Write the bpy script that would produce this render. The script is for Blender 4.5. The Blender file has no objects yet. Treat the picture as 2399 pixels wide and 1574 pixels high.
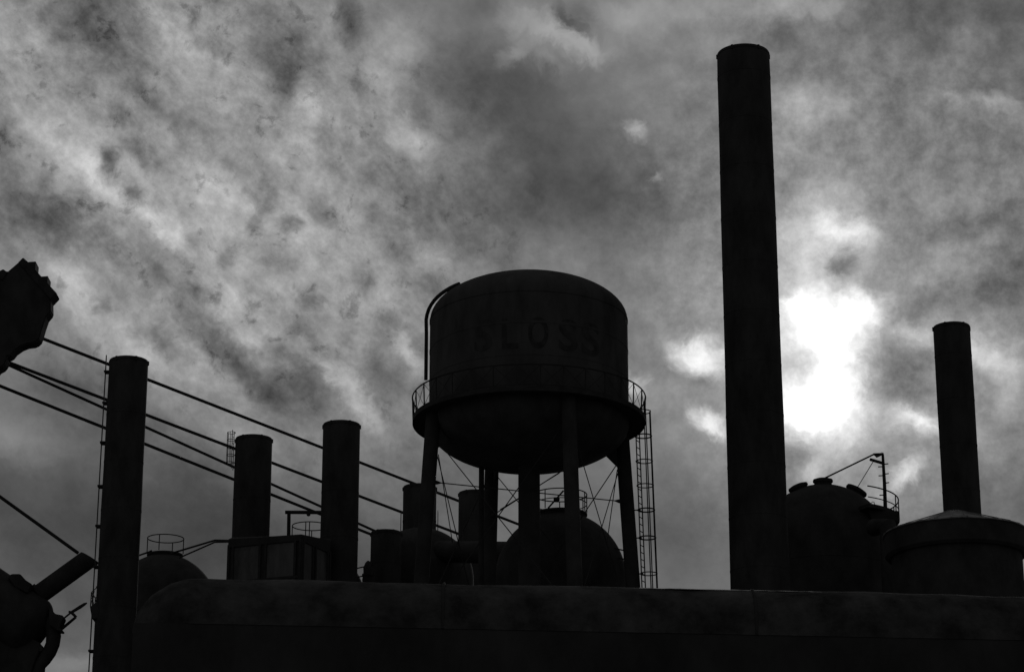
import bpy, bmesh, math, random
from mathutils import Vector, Matrix
random.seed(7)
scene = bpy.context.scene
R = math.radians

# ------------------------------------------------------------------ camera
FPX, CX, CY, PITCH, CAMZ = 5846.0, 1199.5, 787.0, R(18.5), 1.6
cam_d = bpy.data.cameras.new('camera')
cam = bpy.data.objects.new('camera', cam_d)
scene.collection.objects.link(cam)
cam.location = (0, 0, CAMZ)
cam.rotation_euler = (R(90) + PITCH, 0, 0)
cam_d.sensor_width = 36.0
cam_d.lens = 36.0 * FPX / 2399.0
cam_d.clip_end = 5000
scene.camera = cam
cp, sp = math.cos(PITCH), math.sin(PITCH)


def ray(px, py):
    x, y = (px - CX) / FPX, -(py - CY) / FPX
    return Vector((x, cp - y * sp, sp + y * cp))


def P(px, py, Y):
    """world point standing at ground distance Y in the direction seen at (px, py)"""
    d = ray(px, py)
    return Vector((0, 0, CAMZ)) + d * (Y / d.y)


def S(py, Y):
    """metres per photo pixel at that height and distance"""
    d = ray(CX, py)
    return (Y / d.y) / FPX


def Z(py, Y):
    return P(CX, py, Y).z


def elev(py):
    d = ray(CX, py)
    return math.atan2(d.z, d.y)


# ------------------------------------------------------------------ view, sun
scene.view_settings.view_transform = 'Standard'
scene.view_settings.look = 'None'
scene.view_settings.gamma = 1
scene.view_settings.exposure = 0
scene.view_settings.use_curve_mapping = False

sd = ray(1945, 930).normalized()
SUN_EL = math.asin(sd.z)
SUN_AZ = math.atan2(sd.x, sd.y)
sun_d = bpy.data.lights.new('sun', 'SUN')
sun_d.energy = 0.5
sun_d.angle = R(12)
sun_d.color = (1.0, 0.99, 0.98)
sun = bpy.data.objects.new('sun', sun_d)
scene.collection.objects.link(sun)
sun.rotation_euler = (-sd).to_track_quat('-Z', 'Y').to_euler()

# ------------------------------------------------------------------ sky: overcast cloud deck with a thin spot at the sun
world = bpy.data.worlds.new('World')
scene.world = world
world.use_nodes = True
NT = world.node_tree
NT.nodes.clear()


def nd(t, **kw):
    n = NT.nodes.new(t)
    for k, v in kw.items():
        setattr(n, k, v)
    return n


def lk(a, b):
    NT.links.new(a, b)


def math_n(op, a, b=None, clamp=False):
    n = nd('ShaderNodeMath', operation=op, use_clamp=clamp)
    for i, v in enumerate((a, b)):
        if v is None:
            continue
        if isinstance(v, (int, float)):
            n.inputs[i].default_value = v
        else:
            lk(v, n.inputs[i])
    return n.outputs[0]


out = nd('ShaderNodeOutputWorld')
bg = nd('ShaderNodeBackground')
bg.inputs['Strength'].default_value = 0.1
lk(bg.outputs[0], out.inputs[0])
sky = nd('ShaderNodeTexSky', sky_type='NISHITA')
sky.sun_disc = False
sky.sun_elevation = SUN_EL
sky.sun_rotation = SUN_AZ
sky.dust_density = 3.0
bw = nd('ShaderNodeRGBToBW')
lk(sky.outputs[0], bw.inputs[0])

tc = nd('ShaderNodeTexCoord')
sep = nd('ShaderNodeSeparateXYZ')
lk(tc.outputs['Generated'], sep.inputs[0])
az = math_n('ARCTAN2', sep.outputs[0], sep.outputs[1])
el = math_n('ARCSINE', sep.outputs[2])
K = FPX / 100.0            # sky units: 1 = about one degree (1/58.46 rad)
comb = nd('ShaderNodeCombineXYZ')
lk(math_n('MULTIPLY', az, K * 0.948), comb.inputs[0])
lk(math_n('MULTIPLY', el, K), comb.inputs[1])
UV = comb.outputs[0]


def uv_of(px, py):
    d = ray(px, py).normalized()
    return (math.atan2(d.x, d.y) * K * 0.948, math.asin(d.z) * K)


def noise(vec, scale, detail, rough=0.55, dist=0.0, off=0.0):
    m = nd('ShaderNodeVectorMath', operation='ADD')
    lk(vec, m.inputs[0])
    m.inputs[1].default_value = (off, off * 1.7, off * 0.3)
    n = nd('ShaderNodeTexNoise', noise_dimensions='3D')
    n.inputs['Scale'].default_value = scale
    n.inputs['Detail'].default_value = detail
    n.inputs['Roughness'].default_value = rough
    n.inputs['Distortion'].default_value = dist
    lk(m.outputs[0], n.inputs['Vector'])
    return n


def warped(vec, scale, amp, detail, off, rough=0.55):
    n = noise(vec, scale, detail, rough, 0.0, off)
    s = nd('ShaderNodeVectorMath', operation='SUBTRACT')
    lk(n.outputs['Color'], s.inputs[0])
    s.inputs[1].default_value = (0.5, 0.5, 0.5)
    m = nd('ShaderNodeVectorMath', operation='MULTIPLY_ADD')
    lk(s.outputs[0], m.inputs[0])
    m.inputs[1].default_value = (amp, amp, 0)
    lk(vec, m.inputs[2])
    return m.outputs[0]


W1 = warped(UV, 0.55, 0.9, 2, 3.1)
WB = warped(warped(W1, 1.1, 0.75, 4, 11.3, 0.60), 3.6, 0.38, 6, 71.0, 0.66)

# cloud masses: direction, size along / across, tilt (clockwise), brightness change
BLOBS = [
    # ragged bright field on the left, with its bands and dark holes
    (330, 330, 1150, 820, 35, .13), (680, 640, 560, 360, 32, .055),
    (205, 50, 200, 180, 35, -.19), (300, 170, 230, 100, 42, -.10), (390, 230, 220, 100, 38, -.06),
    (45, 60, 120, 130, 0, .05), (365, 45, 110, 80, 40, .06), (535, 50, 80, 80, 30, .05), (110, 200, 150, 160, 20, .03),
    (447, 43, 32, 50, 10, -.17), (495, 108, 110, 36, 12, -.10), (650, 110, 120, 140, 15, -.13), (665, 175, 60, 60, 0, -.12),
    (815, 40, 45, 75, -15, -.18), (755, 55, 60, 80, 0, .05), (785, 155, 75, 45, 20, .07), (835, 200, 30, 40, 0, -.12),
    (845, 150, 30, 50, -20, -.10), (708, 275, 55, 90, -25, .10), (18, 330, 60, 55, 0, -.12),
    (243, 382, 40, 62, 10, -.24), (262, 262, 65, 50, 35, -.13), (330, 355, 80, 38, 15, -.15), (305, 450, 36, 55, -25, -.20),
    (420, 345, 50, 40, 0, -.08), (617, 466, 46, 66, -20, -.20), (663, 525, 48, 30, 20, -.20), (600, 520, 35, 40, 0, -.12),
    (560, 408, 70, 32, 40, -.11), (743, 500, 60, 45, 15, -.11), (455, 565, 40, 55, -35, -.15), (745, 300, 45, 50, 0, -.08),
    (150, 345, 170, 66, 42, .10), (250, 440, 170, 60, 40, .13), (360, 525, 190, 58, 33, .13), (500, 420, 75, 150, -30, .06),
    (50, 480, 210, 120, 25, -.19), (170, 530, 190, 90, 38, -.13), (300, 600, 140, 50, 38, -.06), (390, 630, 250, 66, 48, -.10),
    (150, 680, 150, 80, 40, .09), (270, 770, 240, 80, 42, .13), (140, 640, 120, 60, 30, .04), (240, 712, 34, 46, -20, -.16),
    (400, 815, 130, 42, 40, -.12), (460, 740, 200, 80, 35, -.04), (455, 690, 34, 30, 0, -.09), (600, 690, 190, 80, 30, .05),
    (540, 600, 36, 44, 20, -.09), (625, 700, 40, 50, -20, -.10), (730, 705, 36, 30, 0, -.13), (855, 655, 42, 40, -30, -.13),
    (905, 745, 46, 42, 10, -.14), (700, 760, 100, 62, 35, -.12), (560, 850, 280, 60, 40, -.16), (710, 905, 160, 100, 40, -.17),
    (600, 800, 180, 34, 36, .07), (760, 850, 130, 32, 38, .10), (850, 950, 150, 46, 52, .20), (890, 880, 120, 62, 40, -.09),
    (945, 815, 90, 36, 60, .19), (890, 720, 130, 90, 20, .05), (470, 880, 210, 70, 25, .09), (340, 830, 120, 50, 30, .08),
    # darker murk low on the left
    (180, 900, 200, 120, 25, -.14), (350, 1260, 1100, 430, 5, -.20), (40, 1030, 150, 90, 10, .14), (540, 1010, 170, 60, 28, .09),
    (880, 1130, 260, 110, 30, .05), (170, 1545, 150, 50, 0, .07),
    # smooth grey middle
    (1200, 240, 340, 190, 10, -.13), (1240, 190, 140, 80, 20, -.04), (1110, 150, 180, 130, 0, -.05), (1360, 430, 560, 190, 4, -.12), (1130, 500, 380, 160, 5, -.06),
    (1450, 620, 300, 200, 0, -.03), (930, 130, 120, 150, 20, .07), (900, 230, 70, 160, -30, .08), (975, 330, 160, 55, 52, .13),
    (1000, 610, 80, 70, 0, .08), (1005, 655, 60, 50, 0, -.06), (1110, 330, 70, 60, 40, .05),
    (1235, 50, 150, 62, 10, .12), (1330, 95, 130, 45, 32, .15), (1190, 130, 85, 32, -38, .13), (1400, 115, 90, 36, 15, .10),
    (1460, 70, 120, 70, 20, .10), (1275, 125, 60, 34, 20, .08), (1330, 50, 90, 22, 48, -.13), (1350, 30, 60, 50, 20, -.08),
    (1120, 20, 80, 60, 0, -.06), (1600, 20, 330, 75, 0, .13), (1870, 18, 200, 50, 0, .14), (1640, 100, 200, 60, 0, .05),
    (1475, 303, 44, 30, 20, .21), (1535, 410, 26, 26, 0, .15), (1540, 180, 80, 90, 30, .04), (1590, 400, 200, 200, 0, .03),
    # right side round the sun
    (2260, 20, 480, 140, 6, -.12), (2310, 240, 80, 34, 18, .16), (2222, 228, 50, 24, 35, .10), (2380, 260, 60, 40, 0, .05), (2265, 85, 75, 62, 0, .08),
    (1820, 80, 80, 40, -40, -.06), (1880, 240, 170, 90, 5, .15), (1850, 330, 130, 110, 0, .12), (1970, 310, 120, 110, 0, .07),
    (1910, 470, 190, 130, 0, .10), (2290, 670, 300, 80, -12, -.14), (2230, 540, 240, 55, -14, -.08), (2130, 620, 180, 60, -20, -.04),
    (1900, 560, 170, 160, 0, .18), (1990, 535, 120, 50, 18, .22), (1975, 615, 62, 44, 10, -.24), (1960, 640, 110, 60, 0, -.06),
    (1940, 820, 640, 600, 0, .20), (1900, 780, 230, 350, 0, .20), (1935, 755, 165, 120, 5, .30), (1920, 960, 165, 112, 12, .42),
    (1945, 860, 85, 190, 4, .32), (1880, 950, 110, 60, 0, .35), (1840, 940, 90, 90, 0, .14), (1870, 715, 70, 45, 0, .25), (2030, 730, 85, 70, 20, .28),
    (2110, 865, 130, 120, 0, -.19), (2150, 780, 60, 40, 30, .16), (2290, 825, 150, 60, 32, .26),
    (2150, 970, 75, 42, 10, .26), (2170, 1000, 45, 40, 20, .25), (2370, 910, 130, 120, 0, .12), (2090, 990, 90, 60, 0, .10),
    (1645, 840, 90, 64, 8, .41), (1600, 830, 70, 46, 0, .12), (1658, 984, 70, 46, 28, .41), (1490, 890, 60, 34, 40, .22),
    (1935, 1060, 130, 60, -20, .14), (1905, 1110, 70, 44, 50, .12), (2118, 1105, 74, 32, -35, .30), (1850, 1060, 70, 50, 0, -.12),
    (1590, 1250, 440, 280, 0, -.10), (1100, 1180, 420, 200, 0, -.04), (2340, 1180, 240, 140, 0, -.06), (2290, 1030, 120, 60, 10, .08),
]
acc = None
for (bx, by, ra, rb, rot, amp) in BLOBS:
    u, v = uv_of(bx * 1.003, by * 1.003)
    mp = nd('ShaderNodeMapping', vector_type='TEXTURE')
    mp.inputs['Location'].default_value = (u, v, 0)
    mp.inputs['Rotation'].default_value = (0, 0, -R(rot))
    mp.inputs['Scale'].default_value = (ra / 100.0, rb / 100.0, 1)
    if acc is None:
        lk(WB, mp.inputs['Vector'])
    else:                       # a vanishing dependence keeps the masses in one chain (small shader stack)
        ch_ = nd('ShaderNodeVectorMath', operation='MULTIPLY_ADD')
        lk(acc, ch_.inputs[0])
        ch_.inputs[1].default_value = (1e-6, 0, 0)
        lk(WB, ch_.inputs[2])
        lk(ch_.outputs[0], mp.inputs['Vector'])
    ln = nd('ShaderNodeVectorMath', operation='LENGTH')
    lk(mp.outputs[0], ln.inputs[0])
    mr = nd('ShaderNodeMapRange', interpolation_type='SMOOTHSTEP')
    mr.inputs['From Min'].default_value = 0.0
    mr.inputs['From Max'].default_value = 1.0
    mr.inputs['To Min'].default_value = amp
    mr.inputs['To Max'].default_value = 0.0
    lk(ln.outputs['Value'], mr.inputs['Value'])
    acc = mr.outputs[0] if acc is None else math_n('ADD', acc, mr.outputs[0])


def mask(px, py, ra, rb, rot=0):
    u, v = uv_of(px, py)
    mp = nd('ShaderNodeMapping', vector_type='TEXTURE')
    mp.inputs['Location'].default_value = (u, v, 0)
    mp.inputs['Rotation'].default_value = (0, 0, -R(rot))
    mp.inputs['Scale'].default_value = (ra / 100.0, rb / 100.0, 1)
    lk(W1, mp.inputs['Vector'])
    ln = nd('ShaderNodeVectorMath', operation='LENGTH')
    lk(mp.outputs[0], ln.inputs[0])
    mr = nd('ShaderNodeMapRange', interpolation_type='SMOOTHSTEP')
    mr.inputs['From Min'].default_value = 0.35
    mr.inputs['From Max'].default_value = 1.0
    mr.inputs['To Min'].default_value = 1.0
    mr.inputs['To Max'].default_value = 0.0
    lk(ln.outputs['Value'], mr.inputs['Value'])
    return mr.outputs[0]


mottle = mask(480, 400, 1150, 760, 35)             # the ragged altocumulus on the left
mottle_r = mask(2050, 600, 850, 900, 0)
# streaks running down to the right
st = nd('ShaderNodeMapping', vector_type='TEXTURE')
st.inputs['Rotation'].default_value = (0, 0, -R(42))
st.inputs['Scale'].default_value = (2.3, 0.8, 1)
lk(W1, st.inputs['Vector'])
n_st = noise(st.outputs[0], 1.05, 9, 0.63, 0.0, 5.5)
n_fine = noise(UV, 1.7, 10, 0.68, 0.0, 21.0)
n_soft = noise(UV, 0.45, 5, 0.5, 0.0, 37.0)


def centred(n, gain):
    return math_n('MULTIPLY', math_n('SUBTRACT', n.outputs[0], 0.5), gain)


a_st = math_n('MULTIPLY', centred(n_st, 0.38), math_n('ADD', math_n('MULTIPLY', mottle, 0.85), 0.15))
a_fine = math_n('MULTIPLY', centred(n_fine, 0.66),
                math_n('ADD', math_n('ADD', math_n('MULTIPLY', mottle, 0.62), 0.13), math_n('MULTIPLY', mottle_r, 0.60)))
a_soft = centred(n_soft, 0.16)
n_fl = noise(W1, 1.5, 8, 0.66, 0.0, 51.0)
fl = nd('ShaderNodeMapRange', interpolation_type='SMOOTHSTEP')
fl.inputs['From Min'].default_value = 0.565
fl.inputs['From Max'].default_value = 0.67
fl.inputs['To Min'].default_value = 0.0
fl.inputs['To Max'].default_value = -0.11
lk(n_fl.outputs[0], fl.inputs['Value'])
a_fl = math_n('MULTIPLY', fl.outputs[0], mottle)
# unseen sky overhead and behind the viewer, darkened to keep the silhouettes black
fwd = nd('ShaderNodeVectorMath', operation='DOT_PRODUCT')
lk(tc.outputs['Generated'], fwd.inputs[0])
fwd.inputs[1].default_value = tuple(ray(1250, 700).normalized())
ov = nd('ShaderNodeMapRange', interpolation_type='SMOOTHSTEP')
ov.inputs['From Min'].default_value = 0.72
ov.inputs['From Max'].default_value = 0.955
ov.inputs['To Min'].default_value = 0.42
ov.inputs['To Max'].default_value = 0.455
lk(fwd.outputs['Value'], ov.inputs['Value'])
tone = math_n('ADD', math_n('ADD', math_n('ADD', acc, ov.outputs[0]), math_n('ADD', a_st, a_fine)), math_n('ADD', a_soft, a_fl))
tone = math_n('MAXIMUM', tone, 0.18)
tone = math_n('MINIMUM', tone, 1.6)
lum = math_n('MULTIPLY', math_n('POWER', tone, 2.2), 10.0)     # cloud radiance, at background strength 0.1
skyb = math_n('MINIMUM', bw.outputs[0], 4.0)
final = math_n('ADD', math_n('MULTIPLY', lum, 0.97), math_n('MULTIPLY', skyb, 0.03))
lk(final, bg.inputs['Color'])
try:
    world.cycles.sampling_method = 'MANUAL'
    world.cycles.sample_map_resolution = 512
except Exception:
    pass


# ------------------------------------------------------------------ materials
def mat(name, lo, hi, rough=0.75, scale=1.5, bump=0.15, streak=0.0, spec=0.25, p0=0.32, p1=0.70, metal=0.0):
    m = bpy.data.materials.new(name)
    m.use_nodes = True
    t = m.node_tree
    b = t.nodes['Principled BSDF']
    co = t.nodes.new('ShaderNodeTexCoord')
    mp = t.nodes.new('ShaderNodeMapping')
    mp.inputs['Scale'].default_value = (1, 1, 1.0 - 0.85 * streak)
    t.links.new(co.outputs['Object'], mp.inputs[0])
    n = t.nodes.new('ShaderNodeTexNoise')
    n.inputs['Scale'].default_value = scale
    n.inputs['Detail'].default_value = 8
    n.inputs['Roughness'].default_value = 0.65
    t.links.new(mp.outputs[0], n.inputs['Vector'])
    cr = t.nodes.new('ShaderNodeValToRGB')
    cr.color_ramp.elements[0].position = p0
    cr.color_ramp.elements[1].position = p1
    cr.color_ramp.elements[0].color = (lo, lo, lo, 1)
    cr.color_ramp.elements[1].color = (hi, hi, hi, 1)
    t.links.new(n.outputs[0], cr.inputs[0])
    t.links.new(cr.outputs[0], b.inputs['Base Color'])
    b.inputs['Roughness'].default_value = rough
    b.inputs['Metallic'].default_value = metal
    b.inputs['Specular IOR Level'].default_value = spec
    bp = t.nodes.new('ShaderNodeBump')
    bp.inputs['Strength'].default_value = bump
    bp.inputs['Distance'].default_value = 0.05
    n2 = t.nodes.new('ShaderNodeTexNoise')
    n2.inputs['Scale'].default_value = scale * 6
    n2.inputs['Detail'].default_value = 4
    t.links.new(mp.outputs[0], n2.inputs['Vector'])
    t.links.new(n2.outputs[0], bp.inputs['Height'])
    t.links.new(bp.outputs[0], b.inputs['Normal'])
    return m


M_STACK = mat('sooty_stack_steel', 0.020, 0.042, 0.95, 1.2, 0.2, 0.7, 0.03)
M_IRON = mat('black_iron', 0.020, 0.036, 0.9, 2.0, 0.1, 0.0, 0.04)
M_TANK = mat('weathered_tank_paint', 0.028, 0.058, 0.9, 0.9, 0.15, 0.7, 0.04)
M_LETTER = mat('faded_black_lettering', 0.018, 0.042, 0.9, 2.6, 0.1, 0.3, 0.04)
M_STOVE = mat('stove_plate', 0.020, 0.042, 0.95, 0.9, 0.2, 0.3, 0.03)
M_PANEL = mat('grey_sheet_panel', 0.042, 0.095, 0.9, 1.4, 0.15, 0.8, 0.05)
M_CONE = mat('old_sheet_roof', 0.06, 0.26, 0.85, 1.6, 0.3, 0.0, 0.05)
M_ROOF = mat('dusty_shed_roof', 0.018, 0.070, 0.95, 0.9, 0.7, 0.0, 0.02, 0.36, 0.74)
M_HIGHLIGHT = mat('ridge_highlight_pale', 0.05, 0.34, 0.9, 0.7, 0.3, 0.0, 0.03, 0.36, 0.60)  # pale tone paints the sky's highlight along the shed ridge
M_WALL = mat('sooty_shed_wall', 0.020, 0.040, 0.95, 0.6, 0.3, 0.5, 0.03)
M_GROUND = mat('pale_bounce_ground', 0.16, 0.30, 0.95, 0.15, 0.4, 0.0, 0.1)  # unseen ground, kept pale to bounce light up onto undersides


# ------------------------------------------------------------------ mesh helpers
class MB:
    def __init__(self):
        self.bm = bmesh.new()

    def _ring(self, pts):
        return [self.bm.verts.new(p) for p in pts]

    def _skin(self, rings, closed_u=True):
        for a, b in zip(rings, rings[1:]):
            n = len(a)
            for i in range(n):
                j = (i + 1) % n
                self.bm.faces.new((a[i], a[j], b[j], b[i]))

    def tube(self, pts, r, seg=10, caps=True):
        pts = [Vector(p) for p in pts]
        rs = r if isinstance(r, (list, tuple)) else [r] * len(pts)
        rings = []
        u = None
        for i, p in enumerate(pts):
            if i == 0:
                t = pts[1] - pts[0]
            elif i == len(pts) - 1:
                t = pts[-1] - pts[-2]
            else:
                t = (pts[i + 1] - p).normalized() + (p - pts[i - 1]).normalized()
            t.normalize()
            if u is None:
                ref = Vector((0, 0, 1)) if abs(t.z) < 0.9 else Vector((1, 0, 0))
                u = t.cross(ref).normalized()
            else:
                u = (u - t * u.dot(t)).normalized()
            v = t.cross(u).normalized()
            rings.append(self._ring([p + (u * math.cos(a) + v * math.sin(a)) * rs[i]
                                     for a in [2 * math.pi * k / seg for k in range(seg)]]))
        self._skin(rings)
        if caps:
            self.bm.faces.new(rings[0])
            self.bm.faces.new(rings[-1])
        return self

    def lathe(self, c, prof, seg=48, axis=None, close=False):
        """prof: (radius, height along axis) pairs from c"""
        c = Vector(c)
        ax = Vector(axis).normalized() if axis is not None else Vector((0, 0, 1))
        ref = Vector((0, 0, 1)) if abs(ax.z) < 0.9 else Vector((1, 0, 0))
        u = ax.cross(ref).normalized()
        v = ax.cross(u).normalized()
        rings = []
        for (r, h) in prof:
            r = max(r, 1e-4)
            rings.append(self._ring([c + ax * h + (u * math.cos(a) + v * math.sin(a)) * r
                                     for a in [2 * math.pi * k / seg for k in range(seg)]]))
        self._skin(rings)
        if close:
            self._skin([rings[-1], rings[0]])
        else:
            self.bm.faces.new(rings[0])
            self.bm.faces.new(rings[-1])
        return self

    def torus(self, c, rad, r, seg=48, tseg=8, a0=0.0, a1=2 * math.pi):
        c = Vector(c)
        full = abs(a1 - a0 - 2 * math.pi) < 1e-6
        n = seg if full else seg + 1
        rings = []
        for k in range(n):
            a = a0 + (a1 - a0) * k / seg
            d = Vector((math.cos(a), math.sin(a), 0))
            rings.append(self._ring([c + d * (rad + r * math.cos(b)) + Vector((0, 0, r * math.sin(b)))
                                     for b in [2 * math.pi * q / tseg for q in range(tseg)]]))
        self._skin(rings)
        if full:
            self._skin([rings[-1], rings[0]])
        else:
            self.bm.faces.new(rings[0])
            self.bm.faces.new(rings[-1])
        return self

    def box(self, c, size, rot=None):
        c = Vector(c)
        m = rot if rot is not None else Matrix.Identity(3)
        vs = []
        for dx in (-.5, .5):
            for dy in (-.5, .5):
                for dz in (-.5, .5):
                    vs.append(self.bm.verts.new(c + m @ Vector((dx * size[0], dy * size[1], dz * size[2]))))
        for f in ((0, 1, 3, 2), (4, 6, 7, 5), (0, 4, 5, 1), (2, 3, 7, 6), (0, 2, 6, 4), (1, 5, 7, 3)):
            self.bm.faces.new([vs[i] for i in f])
        return self

    def beam(self, a, b, w, h):
        a, b = Vector(a), Vector(b)
        t = (b - a)
        L = t.length
        t.normalize()
        ref = Vector((0, 0, 1)) if abs(t.z) < 0.95 else Vector((0, 1, 0))
        u = t.cross(ref).normalized()
        v = u.cross(t).normalized()
        m = Matrix((t, u, v)).transposed()
        return self.box((a + b) / 2, (L, w, h), m)

    def prism(self, pts, d):
        """closed outline of world points, thickened along the vector d (centred)"""
        d = Vector(d)
        a = [self.bm.verts.new(Vector(p) - d / 2) for p in pts]
        b = [self.bm.verts.new(Vector(p) + d / 2) for p in pts]
        self.bm.faces.new(a)
        self.bm.faces.new(b)
        n = len(a)
        for i in range(n):
            j = (i + 1) % n
            self.bm.faces.new((a[i], a[j], b[j], b[i]))
        return self

    def build(self, name, m, parent=None, smooth=True, bevel=0.0, label=None):
        bmesh.ops.recalc_face_normals(self.bm, faces=self.bm.faces)
        if bevel:
            bmesh.ops.bevel(self.bm, geom=[e for e in self.bm.edges if e.is_manifold and e.calc_face_angle(0) > 0.5],
                            offset=bevel, segments=2, affect='EDGES', clamp_overlap=True)
        root = parent
        while root is not None and root.parent is not None:
            root = root.parent
        off = root.location.copy() if root is not None else Vector((0, 0, 0))
        for v in self.bm.verts:
            v.co -= off
        me = bpy.data.meshes.new(name)
        self.bm.to_mesh(me)
        self.bm.free()
        me.materials.append(m)
        if smooth:
            me.polygons.foreach_set('use_smooth', [True] * len(me.polygons))
            me.set_sharp_from_angle(angle=R(38))
        o = bpy.data.objects.new(name, me)
        scene.collection.objects.link(o)
        if parent is not None:
            o.parent = parent
        if label:
            o['label'] = label
        return o


def thing(name, loc, label, cat, group=None):
    o = bpy.data.objects.new(name, None)
    o.empty_display_size = 0.5
    scene.collection.objects.link(o)
    o.location = loc
    o['label'] = label
    o['category'] = cat
    if group:
        o['group'] = group
    return o


def tag(o, label, cat, group=None):
    o['label'] = label
    o['category'] = cat
    if group:
        o['group'] = group
    return o


# ------------------------------------------------------------------ ground
g = MB()
nx = 24
grid = [[g.bm.verts.new((-1500 + 3000 * i / nx, -600 + 3000 * j / nx, 0)) for i in range(nx + 1)] for j in range(nx + 1)]
for j in range(nx):
    for i in range(nx):
        g.bm.faces.new((grid[j][i], grid[j][i + 1], grid[j + 1][i + 1], grid[j + 1][i]))
go = g.build('ground', M_GROUND, None, False)
go['kind'] = 'structure'


# ------------------------------------------------------------------ ladders
def ladder_parts(parent, a, b, side, rung=0.32, rr=0.022):
    """two rails and rungs from a to b; side = vector from the centre line to one rail"""
    a, b, side = Vector(a), Vector(b), Vector(side)
    rail = MB()
    rail.tube([a - side, b - side], rr, 6)
    la = rail.build('ladder_rail', M_IRON, parent)
    rail = MB()
    rail.tube([a + side, b + side], rr, 6)
    rail.build('ladder_rail', M_IRON, parent)
    n = int((b - a).length / rung)
    n = min(n, 98)
    proto = None
    for k in range(1, n):
        p = a.lerp(b, k / n)
        if proto is None:
            rg = MB()
            rg.tube([p - side, p + side], rr * 0.7, 5)
            proto = rg.build('ladder_rung', M_IRON, parent)
            p0 = p
        else:
            o = proto.copy()
            o.location = proto.location + (p - p0)
            scene.collection.objects.link(o)
            o.parent = parent
    return la


# ------------------------------------------------------------------ smokestacks
def stack(px, py, wpx, Y, label, wbot=None, py_bot=None, seams=2.4, ground=True):
    """px, py: photo position of the rim's side points; wpx: width there"""
    r = wpx / 2 * S(py, Y)
    rb = r * 1.04 if wbot is None else wbot / 2 * S(py_bot, Y)
    ztop = Z(py, Y)
    x = P(px, py, Y).x
    if wbot is not None:     # carry the taper on down to the ground
        zb = Z(py_bot, Y)
        rb = r + (rb - r) * ztop / (ztop - zb)
    t = thing('smokestack', (x, Y, 0), label, 'smokestack', 'smokestacks of the ironworks')
    mb = MB()
    prof = [(rb, 0)]
    z = 3.0
    while z < ztop - 1.2:
        q = r + (rb - r) * (1 - z / ztop) + random.uniform(-0.010, 0.010)
        prof += [(q, z - 0.05), (q + 0.009, z - 0.045), (q + 0.009, z + 0.045), (q, z + 0.05)]
        z += seams
    prof += [(r, ztop - 0.02), (r - 0.012, ztop), (r - 0.09, ztop), (r - 0.09, ztop - 3.0)]
    mb.lathe((x, Y, 0), prof, 72)
    mb.build('shaft', M_STACK, t)
    rim = MB()
    rim.lathe((x, Y, 0), [(r + 0.003, ztop - 0.16), (r + 0.016, ztop - 0.155), (r + 0.016, ztop - 0.06), (r + 0.003, ztop - 0.055)], 72, None, True)
    rim.build('rim_band', M_STACK, t)
    for an in (4, 61, 118, 176, 240, 300):
        d = Vector((math.cos(R(an)), math.sin(R(an)), 0))
        lg = MB()
        lg.box(Vector((x, Y, ztop - 0.10)) + d * (r + 0.015), (0.06, 0.09, 0.20), Matrix.Rotation(R(an), 3, 'Z'))
        lg.build('rim_lug', M_STACK, t, False)
    return t, x, r, rb, ztop


T_tall, xt, rt, rbt, ztt = stack(1741, 128, 122, 109, 'tallest black smokestack, rising beside the sun breaking through clouds', 137, 1147)
stack(2229, 766, 85.5, 122.3, 'slim black smokestack behind the tank with the conical roof')
S1, x1, r1, rb1, z1 = stack(302, 846, 90.5, 116.8, 'black smokestack with a full-height ladder and small balcony on its left side', 93, 1140)
S2, x2, r2, rb2, z2 = stack(595, 1028, 86, 124, 'black smokestack with a caged ladder top, rising behind the panelled box building')
stack(800.5, 995, 87, 122.5, 'black smokestack at the right end of the panelled building, nothing on its sides')
S4, x4, r4, rb4, z4 = stack(983.5, 1141, 78, 137.8, 'short smokestack half hidden behind the left leg of the water tower')
stack(1112, 1155, 75, 145, 'short smokestack behind the back leg and drain pipe of the water tower')
S6, x6, r6, rb6, z6 = stack(905, 1247, 72, 128, 'lowest stub of a smokestack, beneath the slanting cables')

# ladder and balcony on the leftmost stack
lx = x1 - r1 - 0.17
lb = x1 - rb1 - 0.17
ladder_parts(S1, (lb, 116.8, 0.3), (lx, 116.8, z1 + 0.25), (-0.031, 0.195, 0), 0.34, 0.03)
zb = 2.0
for k, pyb in enumerate((1038, 1140, 1233, 1328, 1525)):
    zz = Z(pyb, 116.8)
    q = r1 + (rb1 - r1) * (1 - zz / z1)
    br = MB()
    br.box((x1 - q - 0.1, 116.8, zz), (0.24, 0.46, 0.09))
    br.build('ladder_bracket', M_IRON, S1, False)
for zz in (Z(872, 116.8), Z(945, 116.8)):
    br = MB()
    br.box((x1 - r1 - 0.1, 116.8, zz), (0.24, 0.46, 0.07))
    br.build('ladder_bracket', M_IRON, S1, False)
# balcony
sB = S(1430, 116.8)
zf = Z(1428, 116.8)
qx = x1 - rb1 * 0.99
bx0 = P(216, 1428, 116.8).x
pl = MB()
pl.prism([(qx + 0.3, 116.8, zf + 0.30), (bx0 + .18, 116.8, zf + 0.16), (bx0, 116.8, zf), (bx0 + 0.02, 116.8, zf - 0.12), (qx - 0.02, 116.8, zf - 0.55), (qx + 0.3, 116.8, zf - 0.55)], (0, 1.3, 0))
pl.build('balcony', M_IRON, S1, False)
zr = Z(1385, 116.8)
rl = MB()
for yy in (-0.6, 0.6):
    rl.tube([(qx + 0.1, 116.8 + yy, zr + 0.12), (bx0 + 0.25, 116.8 + yy, zr + 0.05), (bx0 + 0.02, 116.8 + yy, zr - 0.18), (bx0 + 0.01, 116.8 + yy, zf)], 0.025, 6)
rl.tube([(bx0 + 0.02, 116.2, zr - 0.18), (bx0 + 0.02, 117.4, zr - 0.18)], 0.025, 6)
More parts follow.
